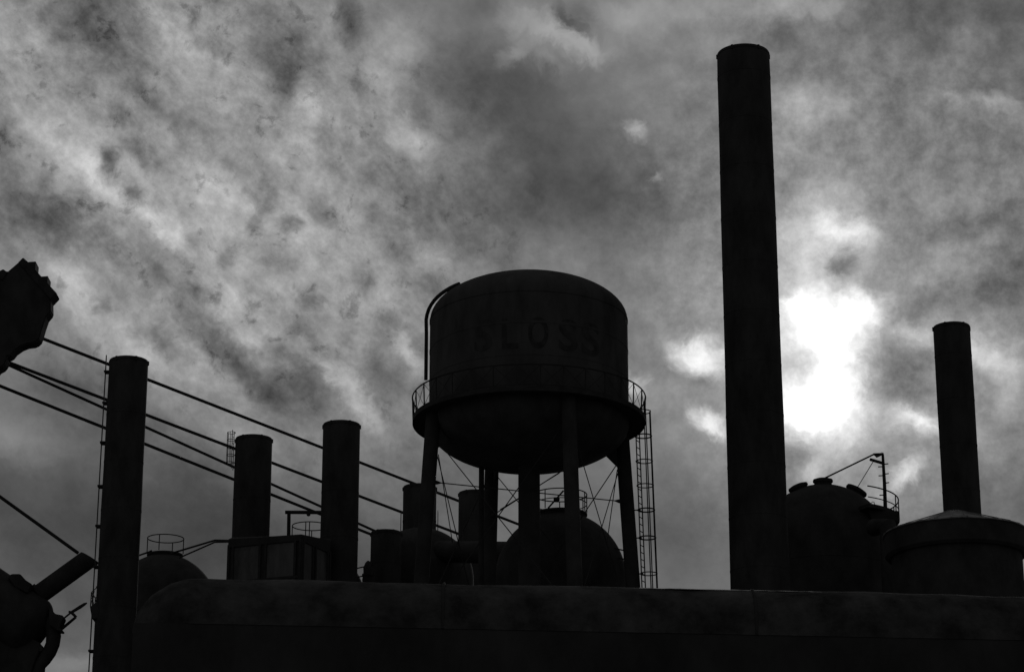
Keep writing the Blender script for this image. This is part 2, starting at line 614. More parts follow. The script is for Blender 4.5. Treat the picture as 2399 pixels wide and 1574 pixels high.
for yy in (-0.6, 0.6):
    rl.tube([(bx0 + 0.02, 116.8 + yy, zf + 0.42), (qx + 0.02, 116.8 + yy, zf + 0.50)], 0.02, 6)
    rl.tube([(bx0 + 0.02, 116.8 + yy, zr - 0.2), (qx + 0.02, 116.8 + yy, zf + 0.15)], 0.018, 6)
    rl.tube([(bx0 + 0.02, 116.8 + yy, zf + 0.1), (qx + 0.02, 116.8 + yy, zr - 0.1)], 0.018, 6)
rl.build('balcony_railing', M_IRON, S1)

# caged ladder at the top of the second stack
a2 = Vector((x2 - r2 - 0.09, 123.7, z2 - 1.7))
b2 = Vector((x2 - r2 - 0.09, 123.7, z2 + 0.35))
ladder_parts(S2, a2, b2, (0.02, 0.2, 0), 0.3, 0.02)
for k in range(5):
    cz = z2 - 1.35 + k * 0.40
    hp = MB()
    hp.torus((x2 - r2 - 0.19, 123.7, cz), 0.21, 0.016, 16, 5)
    hp.build('cage_hoop', M_IRON, S2)
cb = MB()
for an in (100, 140, 180, 220, 260):
    dx, dy = 0.21 * math.cos(R(an)), 0.21 * math.sin(R(an))
    cb.tube([(x2 - r2 - 0.19 + dx, 123.7 + dy, z2 - 1.4), (x2 - r2 - 0.19 + dx, 123.7 + dy, z2 + 0.25)], 0.013, 5)
cb.build('cage_bars', M_IRON, S2)

# short ladders and collar on the fourth stack
for sgn in (-1, 1):
    cx_ = x4 + sgn * (r4 + 0.10)
    ladder_parts(S4, (cx_, 137.8, z4 - 6.5), (cx_, 137.8, z4 - 1.4), (0, 0.18, 0), 0.3, 0.02)

# ------------------------------------------------------------------ water tower
YT = 110.0
zB, zRf = Z(996, YT), Z(757, YT)
sT = S(880, YT)
XT = P(1239, 880, YT).x
RT = 233 * sT
hR, hB = 101 * sT, 101 * sT
WT = thing('water_tower', (XT, YT, 0), 'large black water tower with domed roof, round bowl bottom, balcony and four legs', 'water tower')
tk = MB()
prof = []
for k in range(17):
    a = math.pi / 2 * k / 16
    prof.append((RT * math.sin(a), zB - hB * math.cos(a)))
for f in (0.12, 0.40, 0.70):
    zz = zB + (zRf - zB) * f
    prof += [(RT, zz - 0.06), (RT + 0.012, zz - 0.055), (RT + 0.012, zz + 0.055), (RT, zz + 0.06)]
prof.append((RT, zRf))
tk.lathe((XT, YT, 0), prof, 96)
tk.build('tank', M_TANK, WT)
rf = MB()
prof = [(RT + 0.004, zRf - 0.05), (RT + 0.02, zRf - 0.04), (RT + 0.02, zRf + 0.05), (RT, zRf + 0.06)]
for k in range(1, 19):
    a = math.pi / 2 * k / 18
    prof.append((RT * math.cos(a), zRf + 0.06 + hR * math.sin(a)))
rf.lathe((XT, YT, 0), prof, 96)
rf.build('roof', M_TANK, WT)
# lettering round the drum
for ch, pxl, pyl, hh, ww in (('S', 1134, 786, 70, 46), ('L', 1195, 781, 70, 38), ('O', 1259, 779, 70, 46), ('S', 1327, 786, 72, 46), ('S', 1379, 796, 74, 52)):
    ang = math.asin(max(-1, min(1, (pxl - 1239) / 233.0)))
    zc = Z(pyl, YT - RT * math.cos(ang))
    cu = bpy.data.curves.new('letter', 'FONT')
    cu.body = ch
    cu.size = hh * sT / 0.70
    cu.offset = 0.05
    cu.extrude = 0.0
    cu.fill_mode = 'BOTH'
    cu.resolution_u = 6
    to = bpy.data.objects.new('letter', cu)
    scene.collection.objects.link(to)
    bpy.context.view_layer.update()
    me = bpy.data.meshes.new_from_object(to.evaluated_get(bpy.context.evaluated_depsgraph_get()))
    bpy.data.objects.remove(to)
    xs = [v.co.x for v in me.vertices]
    ys = [v.co.y for v in me.vertices]
    mx, my = (min(xs) + max(xs)) / 2, (min(ys) + max(ys)) / 2
    lm = bmesh.new()
    lm.from_mesh(me)
    for q in range(1, 12):     # cut into strips so that the letter can follow the drum
        xq = min(xs) + (max(xs) - min(xs)) * q / 12
        bmesh.ops.bisect_plane(lm, geom=lm.verts[:] + lm.edges[:] + lm.faces[:], plane_co=(xq, 0, 0), plane_no=(1, 0, 0))
    lm.to_mesh(me)
    lm.free()
    kx = ww * sT / (max(xs) - min(xs))
    for v in me.vertices:
        a = ang + (v.co.x - mx) * kx / RT
        rr = RT + 0.006 + max(0.0, v.co.z)
        v.co = Vector((rr * math.sin(a), -rr * math.cos(a), zc + (v.co.y - my)))
    me.materials.clear()
    me.materials.append(M_LETTER)
    o = bpy.data.objects.new('letter', me)
    scene.collection.objects.link(o)
    o.parent = WT
# balcony
zF = Z(989, YT)
RO = 270.5 * sT
fl_ = MB()
fl_.lathe((XT, YT, 0), [(RT - 0.02, zF - 0.06), (RO, zF - 0.06), (RO, zF + 0.05), (RT - 0.02, zF + 0.05)], 96, None, True)
fl_.lathe((XT, YT, 0), [(RO - 0.03, zF - 0.13), (RO + 0.015, zF - 0.13), (RO + 0.015, zF + 0.10), (RO - 0.03, zF + 0.10)], 96, None, True)
fl_.build('balcony_floor', M_IRON, WT)
zT = Z(936, YT)
NP = 32
rail = MB()
rail.torus((XT, YT, zT), RO + 0.03, 0.034, 96, 6)
ro_ = rail.build('balcony_railing', M_IRON, WT)
for k in range(NP):
    a = 2 * math.pi * (k + 0.45) / NP
    d = Vector((math.cos(a), math.sin(a), 0))
    c = Vector((XT, YT, 0))
    p = MB()
    p.tube([c + d * (RO - 0.01) + Vector((0, 0, zF)), c + d * (RO + 0.03) + Vector((0, 0, zT))], 0.036, 6)
    p.build('railing_post', M_IRON, ro_)
xb = MB()
for k in range(NP):
    a = 2 * math.pi * (k + 0.45) / NP
    b = 2 * math.pi * (k + 1.45) / NP
    c = Vector((XT, YT, 0))
    for (u, v) in ((a, b), (b, a)):
        xb.tube([c + Vector((math.cos(u), math.sin(u), 0)) * RO + Vector((0, 0, zF + 0.05)),
                 c + Vector((math.cos(v), math.sin(v), 0)) * (RO + 0.02) + Vector((0, 0, zT - 0.02))], 0.012, 4)
xb.build('railing_wires', M_IRON, ro_)
# pipe hugging the left shoulder
e_ = elev(800)
bb = math.hypot(hR * math.cos(e_), RT * math.sin(e_))
pts = [Vector((XT - RT - 0.15, YT - 0.3, Z(894, YT))), Vector((XT - RT - 0.15, YT - 0.3, zRf - 0.6))]
for k in range(0, 11):
    dx = -1.0 + 0.31 * (k / 10.0) ** 1.6
    w = math.sqrt(max(0, 1 - dx * dx))
    gap = 0.15 * (1 - (k / 10.0) ** 2) + 0.02
    p = Vector((dx * RT, -RT * (RT * math.sin(e_) / bb) * w, hR * (hR * math.cos(e_) / bb) * w))
    nrm = Vector((p.x / RT ** 2, p.y / RT ** 2, p.z / hR ** 2)).normalized()
    if k == 0:
        p.y -= 0.3
    pts.append(Vector((XT, YT, zRf + 0.06)) + p + nrm * gap)
op = MB()
op.tube(pts, 0.088, 10)
op.build('overflow_pipe', M_IRON, WT)
# legs
TH = R(21.6)
dirs = [Vector((math.sin(TH + k * math.pi / 2), -math.cos(TH + k * math.pi / 2), 0)) for k in range(4)]   # front, right, back, left
r_top, r_bot = 236 * sT, 236 * sT + 0.062 * (zB + 0.3)
legs = []
for d in dirs:
    top = Vector((XT, YT, zB + 0.25)) + d * r_top
    bot = Vector((XT, YT, 0)) + d * r_bot
    l = MB()
    l.tube([bot, bot.lerp(top, 0.5), top], [0.37, 0.345, 0.33], 20)
    l.build('leg', M_STOVE, WT)
    gp = MB()
    gp.prism([top + Vector((0, 0, -0.2)), top + Vector((0, 0, -1.9)) + (bot - top).normalized() * 0.1, top - d * 1.0 + Vector((0, 0, -1.15))], d.cross(Vector((0, 0, 1))) * 0.06)
    gp.build('gusset_plate', M_TANK, WT, False)
    legs.append((top, bot))
rs = MB()
rs.tube([(XT, YT, 0), (XT, YT, zB - hB + 0.15)], 25.5 * S(1150, YT), 28)
rs.build('riser_pipe', M_STOVE, WT)
dp = MB()
q = P(1128, 1130, 111.0)
dp.tube([(q.x, 111.0, 0), (q.x, 111.0, zB - hB * 0.7)], 6.4 * S(1130, 111), 12)
dp.build('drain_pipe', M_IRON, WT)


def on_leg(i, z):
    top, bot = legs[i]
    f = (z - bot.z) / (top.z - bot.z)
    return bot.lerp(top, f)


def rod(a, b, r=0.024, par=WT, name='brace_rod'):
    m_ = MB()
    m_.tube([a, b], r, 6)
    return m_.build(name, M_IRON, par)


z_tie = Z(1152, YT)
z_hi = zB - 0.9
z_lo = z_hi - 9.0
for i in range(4):
    j = (i + 1) % 4
    rod(on_leg(i, z_hi), on_leg(j, z_lo))
    rod(on_leg(j, z_hi), on_leg(i, z_lo))
    rod(on_leg(i, z_lo), on_leg(j, z_lo), 0.06, WT, 'strut')
    rod(on_leg(i, z_lo - 0.3), on_leg(j, z_lo - 9.3))
    rod(on_leg(j, z_lo - 0.3), on_leg(i, z_lo - 9.3))
    rod(on_leg(i, z_tie), Vector((XT, YT, z_tie)), 0.026, WT, 'tie_rod')
    cl = MB()
    pq = on_leg(i, z_tie)
    dd = (Vector((XT, YT, z_tie)) - pq).normalized()
    cl.tube([pq + dd * 0.3, pq + dd * 0.42, pq + dd * 0.6], [0.11, 0.09, 0.03], 8)
    cl.build('rod_clevis', M_IRON, WT)
for (a, b) in (((1027, 1064, 109), (1060, 1270, 112)), ((1446, 1100, 111), (1422, 1270, 108)),                ((1172, 1193, 113), (1310, 1108, 108))):
    rod(P(*a), P(*b), 0.022)
# caged ladder by the right leg
ba = P(1494, 1022, 111.7)
bb_ = P(1508, 1374, 111.7)
dl = (bb_ - ba) / (ba.z - bb_.z)
la = ba + dl * (ba.z - Z(962, 111.7)) * -1 * -1
top_l = ba - dl * (Z(985, 111.7) - ba.z)
bot_l = ba + dl * (ba.z - 2.2)
side = Vector((0.09, 0.19, 0))
ladder_parts(WT, bot_l, top_l, side, 0.32, 0.032)
out_d = Vector((0.26, 0.02, 0))
hoop_y = (964, 1021, 1080, 1137, 1194, 1259, 1343)
ctop = ba - dl * (Z(962, 111.7) - ba.z) + out_d
for pyh in hoop_y + (1420, 1500):
    zz = Z(pyh, 111.7)
    c = ba + dl * (ba.z - zz) + out_d
    h_ = MB()
    big = pyh in (1021, 1194, 1259)
    h_.torus(c, 0.385, 0.034 if big else 0.026, 28, 6)
    h_.build('cage_hoop', M_IRON, WT)
zbot = Z(1560, 111.7)
for an in (-70, -20, 25, 75):
    off = Vector((0.385 * math.cos(R(an)), 0.385 * math.sin(R(an)), 0))
    bar = MB()
    bar.tube([ctop + off, ba + dl * (ba.z - zbot) + out_d + off], 0.030, 6)
    bar.build('cage_bar', M_IRON, WT)
for pyh in (1021, 1194, 1259, 1343):
    zz = Z(pyh, 111.7)
    c = ba + dl * (ba.z - zz)
    b_ = MB()
    b_.tube([c, on_leg(1, zz)], 0.03, 6)
    b_.build('ladder_bracket', M_IRON, WT)


# ------------------------------------------------------------------ hot blast stoves with domes
def dome(px, yc, a, h, Y, label, cap_r=None, cap_y=None, ring_r=None, ring_y=None, mid_y=None, post_angles=(), post_y=None):
    s = S(yc - h * 0.5, Y)
    c = Vector((P(px, yc - h * 0.5, Y).x, Y, Z(yc, Y)))
    ra, hh = a * s, h * s
    t = thing('hot_blast_stove', (c.x, c.y, 0), label, 'stove', 'domed hot blast stoves')
    mb = MB()
    prof = [(ra, 0)]
    z = 3.0
    while z < c.z - 0.5:
        prof += [(ra, z - 0.05), (ra + 0.015, z - 0.045), (ra + 0.015, z + 0.045), (ra, z + 0.05)]
        z += 2.2
    prof.append((ra, c.z))
    for k in range(1, 25):
        an = math.pi / 2 * k / 24
        q = math.cos(an)
        prof.append((ra * q, c.z + hh * math.sin(an)))
    mb.lathe((c.x, c.y, 0), prof, 80)
    mb.build('shell', M_STOVE, t)
    if cap_r:
        zc = Z(cap_y, Y)
        cr = cap_r * s
        cap = MB()
        cap.lathe((c.x, c.y, 0), [(cr * 0.97, zc - 1.0), (cr * 0.97, zc - 0.12), (cr * 1.03, zc - 0.11), (cr * 1.03, zc - 0.02), (cr * 0.98, zc), (0.3, zc + 0.03)], 48)
        cap.build('cap', M_STOVE, t)
    if ring_r:
        zr_ = Z(ring_y, Y)
        rr = ring_r * s
        rg = MB()
        rg.torus((c.x, c.y, zr_), rr, 0.03, 64, 6)
        ro = rg.build('railing', M_IRON, t)
        if mid_y:
            rg = MB()
            rg.torus((c.x, c.y, Z(mid_y, Y)), rr, 0.022, 64, 6)
            rg.build('mid_rail', M_IRON, ro)
        for an in post_angles:
            d = Vector((math.sin(R(an)), -math.cos(R(an)), 0))
            p = MB()
            p.tube([c * 1.0 + d * rr + Vector((0, 0, Z(post_y, Y) - c.z)), c + d * rr + Vector((0, 0, zr_ - c.z))], 0.03, 6)
            p.build('railing_post', M_IRON, ro)
    return t, c, ra, hh, s


DA = dome(383, 1457, 137, 160, 133, 'domed stove with a round railing on top, right of the leftmost smokestack', 41, 1298, 42.5, 1261, None, (-90, -12, 90, 165), 1297)
DB = dome(724, 1425, 137, 150, 133, 'domed stove hidden behind the panelled building, only its round railing showing', 41, 1278, 42.5, 1232, None, (-90, -10, 2, 90, 180), 1277)
DC = dome(985, 1357, 125, 121, 132, 'low domed stove behind the left leg of the water tower, without a railing')
DD = dome(1313, 1363, 155, 164, 120.0, 'domed stove under the water tower, with railing and hatch on top', 62, 1203, 63, 1159, 1181, (-80, -35, 10, 40, 65, 82, 120, 180, 240), 1202)
DE = dome(1927, 1288, 156, 154, 119.0, 'domed stove right of the tallest smokestack, with three round hatches and a platform')

# hatch lever on the stove under the tower
lv = MB()
lv.tube([P(1284, 1190, 118.6), P(1320, 1149, 118.6)], 0.045, 6)
lv.build('hatch_lever', M_IRON, DD[0])
bl = MB()
bl.box(P(1304, 1169, 118.6), (0.30, 0.25, 0.16))
bl.build('hatch_counterweight', M_IRON, DD[0], False, 0.03)

# three hatches and platform of the right-hand stove
t5, c5, ra5, hh5, s5 = DE
e5 = elev(1150)
b5 = math.hypot(hh5 * math.cos(e5), ra5 * math.sin(e5))
for dxp, rr, up in ((-57, 22, 0.02), (0, 21.5, 0.09), (76, 24, 0.05)):
    dx = dxp * s5
    w = math.sqrt(1 - (dx / ra5) ** 2)
    p = Vector((dx, -ra5 * (ra5 * math.sin(e5) / b5) * w * 0.8, 0))
    p.z = hh5 * math.sqrt(max(0, 1 - (p.x / ra5) ** 2 - (p.y / ra5) ** 2))
    n = Vector((p.x / ra5 ** 2, p.y / ra5 ** 2 * 0.4, p.z / hh5 ** 2)).normalized()
    hb = MB()
    q = rr * s5
    hb.lathe(c5 + p, [(q * 0.98, -0.4), (q * 0.96, up - 0.03), (q * 1.08, up - 0.02), (q * 1.10, up + 0.05), (q * 1.04, up + 0.13), (q * 0.62, up + 0.19)], 32, n)
    hb.build('hatch', M_STOVE, t5)
rp = 177.5 * s5
zp = Z(1222, 119)
pf = MB()
A0, A1 = R(-61), R(48)
for k in range(24):
    u, v = A0 + (A1 - A0) * k / 24, A0 + (A1 - A0) * (k + 1) / 24
    q = [(math.cos(u), math.sin(u)), (math.cos(v), math.sin(v))]
    for (ra_, rb_) in ((ra5 * 0.9, rp + 0.02),):
        pf.prism([Vector((c5.x + q[0][0] * ra_, c5.y + q[0][1] * ra_, zp)), Vector((c5.x + q[0][0] * rb_, c5.y + q[0][1] * rb_, zp)),
                  Vector((c5.x + q[1][0] * rb_, c5.y + q[1][1] * rb_, zp)), Vector((c5.x + q[1][0] * ra_, c5.y + q[1][1] * ra_, zp))], (0, 0, 0.18))
bmesh.ops.remove_doubles(pf.bm, verts=pf.bm.verts, dist=0.001)
pf.build('platform', M_IRON, t5)
zr5 = Z(1178, 119)
rg = MB()
rg.torus((c5.x, c5.y, zr5), rp, 0.033, 40, 6, A0, A1)
r5 = rg.build('platform_railing', M_IRON, t5)
rg = MB()
rg.torus((c5.x, c5.y, Z(1203, 119)), rp, 0.026, 40, 6, A0, A1)
rg.build('mid_rail', M_IRON, r5)
for k in range(1, 7):
    an = A0 + (A1 - A0) * k / 6
    d = Vector((math.cos(an), math.sin(an), 0))
    p = MB()
    p.tube([Vector((c5.x, c5.y, zp)) + d * rp, Vector((c5.x, c5.y, zr5)) + d * rp], 0.03, 6)
    p.build('railing_post', M_IRON, r5)
ht = MB()
ht.prism([P(2046, 1188, 117), P(2060, 1195, 117), P(2095, 1205, 117), P(2104, 1228, 117), P(2040, 1228, 117), P(2022, 1190, 117)], (0, 1.2, 0))
ht.build('walkway_plate', M_STOVE, t5, False, 0.03)
bx = MB()
bx.prism([P(2096, 1197, 117), P(2104, 1199, 117), P(2104, 1216, 117), P(2099, 1228, 117), P(2092, 1210, 117)], (0, 0.4, 0))
bx.build('valve_box', M_IRON, t5, False, 0.02)
hk = MB()
hk.tube([P(2041, 1178, 117), P(2044, 1175, 117), P(2048, 1176, 117), P(2050, 1184, 117), P(2052, 1193, 117)], 0.018, 6)
hk.build('grab_handle', M_IRON, t5)

dc_ = MB()
q = P(2083, 1300, 114.5)
dc_.tube([(q.x, 114.5, 0), (q.x, 114.5, Z(1232, 114.5)), (q.x - 0.5, 115.6, Z(1222, 114.5))], 0.42, 18)
dc_.build('downcomer_pipe', M_STOVE, t5)

# mast standing on that platform
YM = 116.6
MS = thing('mast', P(2075, 1222, YM), 'black mast with pegs and two short arms on the right-hand stove', 'mast')
pm = MB()
pm.tube([P(2075.5, 1225, YM), P(2072, 1130, YM), P(2068, 1064, YM)], [0.10, 0.085, 0.065], 12)
pm.build('pole', M_IRON, MS)
ar = MB()
ar.beam(P(2046, 1064, YM), P(2070, 1063, YM), 0.10, 0.085)
ar.prism([P(2047, 1065, YM), P(2066, 1066, YM), P(2054, 1071.5, YM)], (0, 0.08, 0))
ar.build('top_arm', M_IRON, MS, False)
ar = MB()
ar.beam(P(2037.5, 1075.5, YM), P(2069, 1085, YM), 0.14, 0.125)
ar.build('lower_arm', M_IRON, MS, False, 0.02)
fn = MB()
fn.tube([P(2068, 1066, YM), P(2066, 1059, YM)], [0.03, 0.015], 6)
fn.build('finial', M_IRON, MS)
for (yy, sg) in ((1087, 1), (1110, 1), (1131, 1), (1092, -1), (1113, -1), (1158.5, -1)):
    xm = 2068 + (yy - 1064) * 0.047
    pg = MB()
    pg.tube([P(xm, yy + 0.5, YM), P(xm + sg * 12, yy - sg * 1.2, YM)], 0.028, 6)
    pg.build('climbing_peg', M_IRON, MS)
sc_ = MB()
sc_.tube([P(2047, 1064, YM), P(1925, 1123, YM)], 0.042, 6)
tag(sc_.build('stay_rod', M_IRON), 'slanting stay rod from the mast top to the middle hatch', 'rod')
sc_ = MB()
sc_.tube([P(2045, 1082, YM), P(2009, 1141, YM)], 0.022, 6)
tag(sc_.build('guy_wire', M_IRON), 'thin wire hanging from the lower mast arm to the railing', 'wire')

# ------------------------------------------------------------------ tank with conical roof
YC = 108.0
zE = Z(1252, YC)
sC = S(1252, YC)
XC = P(2238, 1252, YC).x
RC = 165 * sC
CT = thing('storage_tank', (XC, YC, 0), 'wide round tank with a shallow conical roof at the right edge', 'tank')
cr = MB()
rise = 1.06
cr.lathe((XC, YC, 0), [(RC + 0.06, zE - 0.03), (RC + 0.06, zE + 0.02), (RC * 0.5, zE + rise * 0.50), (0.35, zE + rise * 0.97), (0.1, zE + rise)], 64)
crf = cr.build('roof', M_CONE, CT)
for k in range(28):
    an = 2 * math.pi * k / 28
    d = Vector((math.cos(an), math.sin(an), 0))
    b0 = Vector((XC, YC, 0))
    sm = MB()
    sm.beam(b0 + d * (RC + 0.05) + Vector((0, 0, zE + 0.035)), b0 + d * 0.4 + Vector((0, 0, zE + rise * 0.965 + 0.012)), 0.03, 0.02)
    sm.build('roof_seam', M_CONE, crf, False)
ub = MB()
zU = Z(1307, YC)
ub.lathe((XC, YC, 0), [(RC * 0.90, zU - 0.02), (RC - 0.12, zU), (RC, zU + 0.12), (RC + 0.01, zU + 0.6), (RC, zE - 0.032)], 72)
ub.build('upper_drum', M_STOVE, CT)
lw = MB()
rl_ = 152 * S(1345, YC)
lw.lathe((XC, YC, 0), [(rl_, 0), (rl_, zU + 0.1)], 72)
lw.build('lower_drum', M_STOVE, CT)
for py_, px_, rr in ((1362, 2386, 0.22), (1377, 2384, 0.15)):
    fg = MB()
    p = P(px_, py_, YC)
    fg.lathe(p, [(rr * 0.6, -0.25), (rr * 0.6, 0.1), (rr, 0.105), (rr * 1.05, 0.2), (rr * 0.8, 0.24)], 20, (1, -0.1, 0.1))
    fg.build('nozzle', M_IRON, CT)
pp = MB()
pp.tube([P(2384, 1384, YC), P(2394, 1380, YC), P(2404, 1374, YC), P(2420, 1373, YC), P(2432, 1400, YC)], 0.07, 8)
pp.build('pipe', M_IRON, CT)

# ------------------------------------------------------------------ panelled box building behind the second and third stacks
YB = 119.0


def PB(px, py, Y=YB):
    return P(px, py, Y)


zb0, zb1 = 0.0, Z(1262, 119)
A = PB(538, 1262, 119.6)
Bc = PB(705, 1262, 118.2)
Cc = PB(772, 1262, 120.8)
A, Bc, Cc = [Vector((v.x, v.y, 0)) for v in (A, Bc, Cc)]
bk1 = Cc + Vector((0.0, 0.6, 0))
bk0 = A + Vector((0.0, 1.6, 0))
BX = thing('panelled_building', (A.x, A.y, 0), 'box-shaped building with pale sheet panels between dark posts, below the smokestacks', 'building')


def slab(poly, z0, z1, mb):
    mb.prism([Vector((p.x, p.y, (z0 + z1) / 2)) for p in poly], (0, 0, z1 - z0))


w_ = MB()
slab([A, Bc, Cc, bk1, bk0], zb0, zb1 - 0.3, w_)
w_.build('wall', M_WALL, BX, False)
r_ = MB()
zr0 = zb1 - 0.298
poly = [A + Vector((-0.05, -0.08, 0)), Bc + Vector((0.02, -0.1, 0)), Cc + Vector((0.06, -0.05, 0)), bk1, bk0 + Vector((-.05, 0, 0))]
lowv = [r_.bm.verts.new(Vector((p.x, p.y, zr0))) for p in poly]
tops = [Z(1262.5, 119.5), Z(1252, 118.2), Z(1266, 120.8), Z(1262, 121.4), Z(1258, 121.2)]
hiv = [r_.bm.verts.new(Vector((p.x, p.y, z_))) for p, z_ in zip(poly, tops)]
ctr = r_.bm.verts.new(Vector(((A.x + Cc.x) / 2 + 0.8, 120.3, Z(1254, 120.3))))
for i in range(5):
    j = (i + 1) % 5
    r_.bm.faces.new((lowv[i], lowv[j], hiv[j], hiv[i]))
    r_.bm.faces.new((hiv[i], hiv[j], ctr))
r_.bm.faces.new(lowv)
r_.build('roof', M_WALL, BX, False)


def face_panels(p, q, cuts, z0, z1):
    t = (q - p)
    L = t.length
    t.normalize()
    n = Vector((t.y, -t.x, 0))
    if n.y > 0:
        n = -n
    for (a, b) in cuts:
        c = p + t * (L * (a + b) / 2) + n * 0.012
        m_ = MB()
        m_.box((c.x, c.y, (z0 + z1) / 2), (L * (b - a), 0.02, z1 - z0), Matrix((t, n, Vector((0, 0, 1)))).transposed())
        m_.build('panel', M_PANEL, BX, False)
    for f in sorted({x for ab in cuts for x in ab} | {0.0, 1.0}):
        c = p + t * (L * f) + n * 0.04
        m_ = MB()
        m_.box((c.x, c.y, (z0 + z1) / 2), (0.12, 0.10, z1 - z0 + 0.3), Matrix((t, n, Vector((0, 0, 1)))).transposed())
        m_.build('post', M_IRON, BX, False)


zp0, zp1 = Z(1420, 119), Z(1277, 119)
face_panels(A, Bc, ((0.06, 0.44), (0.52, 0.93)), zp0, zp1)
face_panels(Bc, Cc, ((0.06, 0.40), (0.50, 0.92)), zp0, zp1)
cor = MB()
cor.beam(A + Vector((0, -0.03, Z(1359, 119))), Bc + Vector((0, -0.03, Z(1359, 119))), 0.14, 0.12)
cor.build('rail', M_IRON, BX, False)

# lifting frame over the railing of the hidden stove
GY = 126.5
GT = thing('lifting_frame', P(676, 1262, GY), 'small lifting frame with a beam and hanging trolley above the panelled building', 'lifting frame')
gm = MB()
gm.beam(P(676, 1275, GY), P(677, 1203, GY), 0.18, 0.17)
gm.build('post', M_IRON, GT, False, 0.01)
gm = MB()
gm.beam(P(770, 1300, GY), P(769, 1203, GY), 0.18, 0.17)
gm.build('post', M_IRON, GT, False, 0.01)
gm = MB()
gm.beam(P(668, 1199.5, GY), P(790, 1200, GY), 0.16, 0.16)
gm.build('beam', M_IRON, GT, False, 0.01)
gm = MB()
gm.lathe(P(722.5, 1203.5, GY) - Vector((0, 0.12, 0)), [(0.1, 0), (0.105, 0.02), (0.105, 0.22), (0.1, 0.24)], 18, (0, 1, 0))
gm.build('trolley', M_IRON, GT)

# ------------------------------------------------------------------ pipes and rails between things
hr = thing('pipe_rail', P(505, 1300, 130.5), 'pair of thin pipes rising from the railed dome to the panelled building', 'pipe')
m_ = MB()
m_.tube([P(400, 1296, 130.5), P(503.5, 1265, 129.5), P(548, 1266, 127.0)], 0.055, 8)
m_.build('upper_pipe', M_IRON, hr)
m_ = MB()
m_.tube([P(420, 1306, 130.5), P(503, 1269.5, 129.5), P(548, 1268.5, 127.0)], 0.045, 8)
m_.build('lower_pipe', M_IRON, hr)
m_ = MB()
m_.tube([P(318, 1303, 131), P(350, 1292, 131), P(356, 1289, 131)], 0.05, 8)
tag(m_.build('short_pipe', M_IRON), 'short pipe between the leftmost smokestack and the railed dome', 'pipe')
h2 = thing('handrail', P(846, 1340, 126.5), 'two-bar handrail between the third smokestack and the stub stack', 'handrail')
for (a, b) in (((835, 1331, 126.5), (875, 1322, 126.5)), ((835, 1352, 126.5), (875, 1343, 126.5))):
    m_ = MB()
    m_.tube([P(*a), P(*b)], 0.035, 6)
    m_.build('bar', M_IRON, h2)
h3 = thing('handrail', P(1458, 1300, 118.5), 'two-bar handrail between the central dome and the right tower leg', 'handrail')
for (a, b) in (((1436, 1283, 118.5), (1480, 1293, 118.5)), ((1444, 1306, 118.5), (1482, 1312, 118.5))):
    m_ = MB()
    m_.tube([P(*a), P(*b)], 0.035, 6)
    m_.build('bar', M_IRON, h3)
vf = thing('valve', P(860, 1330, 126.6), 'rounded valve bonnet on the left side of the stub smokestack', 'valve')
m_ = MB()
m_.lathe(P(862, 1345, 126.6), [(0.25, -0.6), (0.30, -0.3), (0.24, 0.1), (0.25, 0.35), (0.16, 0.6), (0.05, 0.72)], 24)
m_.build('bonnet', M_IRON, vf)
m_ = MB()
m_.lathe(P(862, 1345, 126.6), [(0.30, -0.12), (0.31, -0.1), (0.31, 0.0), (0.30, 0.02)], 24)
m_.build('flange', M_IRON, vf)

hp_ = MB()
hp_.tube([P(1000, 1291, 131.0), P(1290, 1296, 122.0)], 26 * S(1290, 127.5), 24)
tag(hp_.build('blast_main', M_STOVE), 'thick level pipe between the low dome and the railed dome under the water tower', 'pipe')

# ------------------------------------------------------------------ thick cables behind the stacks
CABLES = [
    ((92, 790, 120.5), (1235, 1235.5, 157), 0.083, 'uppermost long slanting cable, running from the toothed skip to the water tower'),
    ((10, 845, 120.5), (1090, 1256, 154), 0.083, 'second long slanting cable, leaving the foot of the toothed skip'),
    ((5, 848, 120.9), (900, 1253, 148), 0.075, 'steepest of the slanting cables, fanning out just below the second one'),
    ((-40, 888, 120.5), (880, 1255.5, 147), 0.083, 'lowest long slanting cable crossing the leftmost smokestack'),
]
for a, b, r, lab in CABLES:
    m_ = MB()
    m_.tube([P(*a), P(*b)], r * 1.03, 10)
    tag(m_.build('cable', M_IRON), lab, 'cable', 'slanting cables')
m_ = MB()
m_.tube([P(-60, 1120, 122), P(183, 1295, 122)], 0.088, 10)
tag(m_.build('cable', M_IRON), 'single cable slanting down to the end of the thick duct at lower left', 'cable', 'slanting cables')

# ------------------------------------------------------------------ skip car at the left edge
YS = 119.0
SK = thing('skip_car', (P(40, 760, YS).x, YS, 0), 'black steel skip with a stepped toothed rim, cut off by the left edge', 'skip car')
ol = [(58, 612), (64, 616), (118, 673), (128, 700), (122, 709), (122.5, 736), (111.6, 749), (105, 768), (99.5, 787), (95, 800), (88.7, 806), (80, 810), (66, 811.5), (52, 817), (37.6, 827), (28, 839.4), (20, 841), (21, 846), (15, 858), (9.4, 865), (0, 870), (-30, 905), (-150, 900), (-150, 640), (0, 646), (12, 639), (20, 644.5)]
b_ = MB()
b_.prism([P(x, y, YS) for x, y in ol], (0, 0.9, 0))
q0 = P(-120, 880, YS)
b_.tube([q0, (q0.x - 1.0, YS, 0)], 0.9, 16)  # unseen support tube down to the ground, joined to the body mesh
b_.build('body', M_STOVE, SK, False, 0.05)
rm = MB()
rm.prism([P(x, y, YS) for x, y in ((58, 611), (70, 621.7), (136.5, 694), (122, 709.5), (108, 694), (46, 623))], (0, 1.0, 0))
rm.build('rim_plate', M_IRON, SK, False, 0.03)
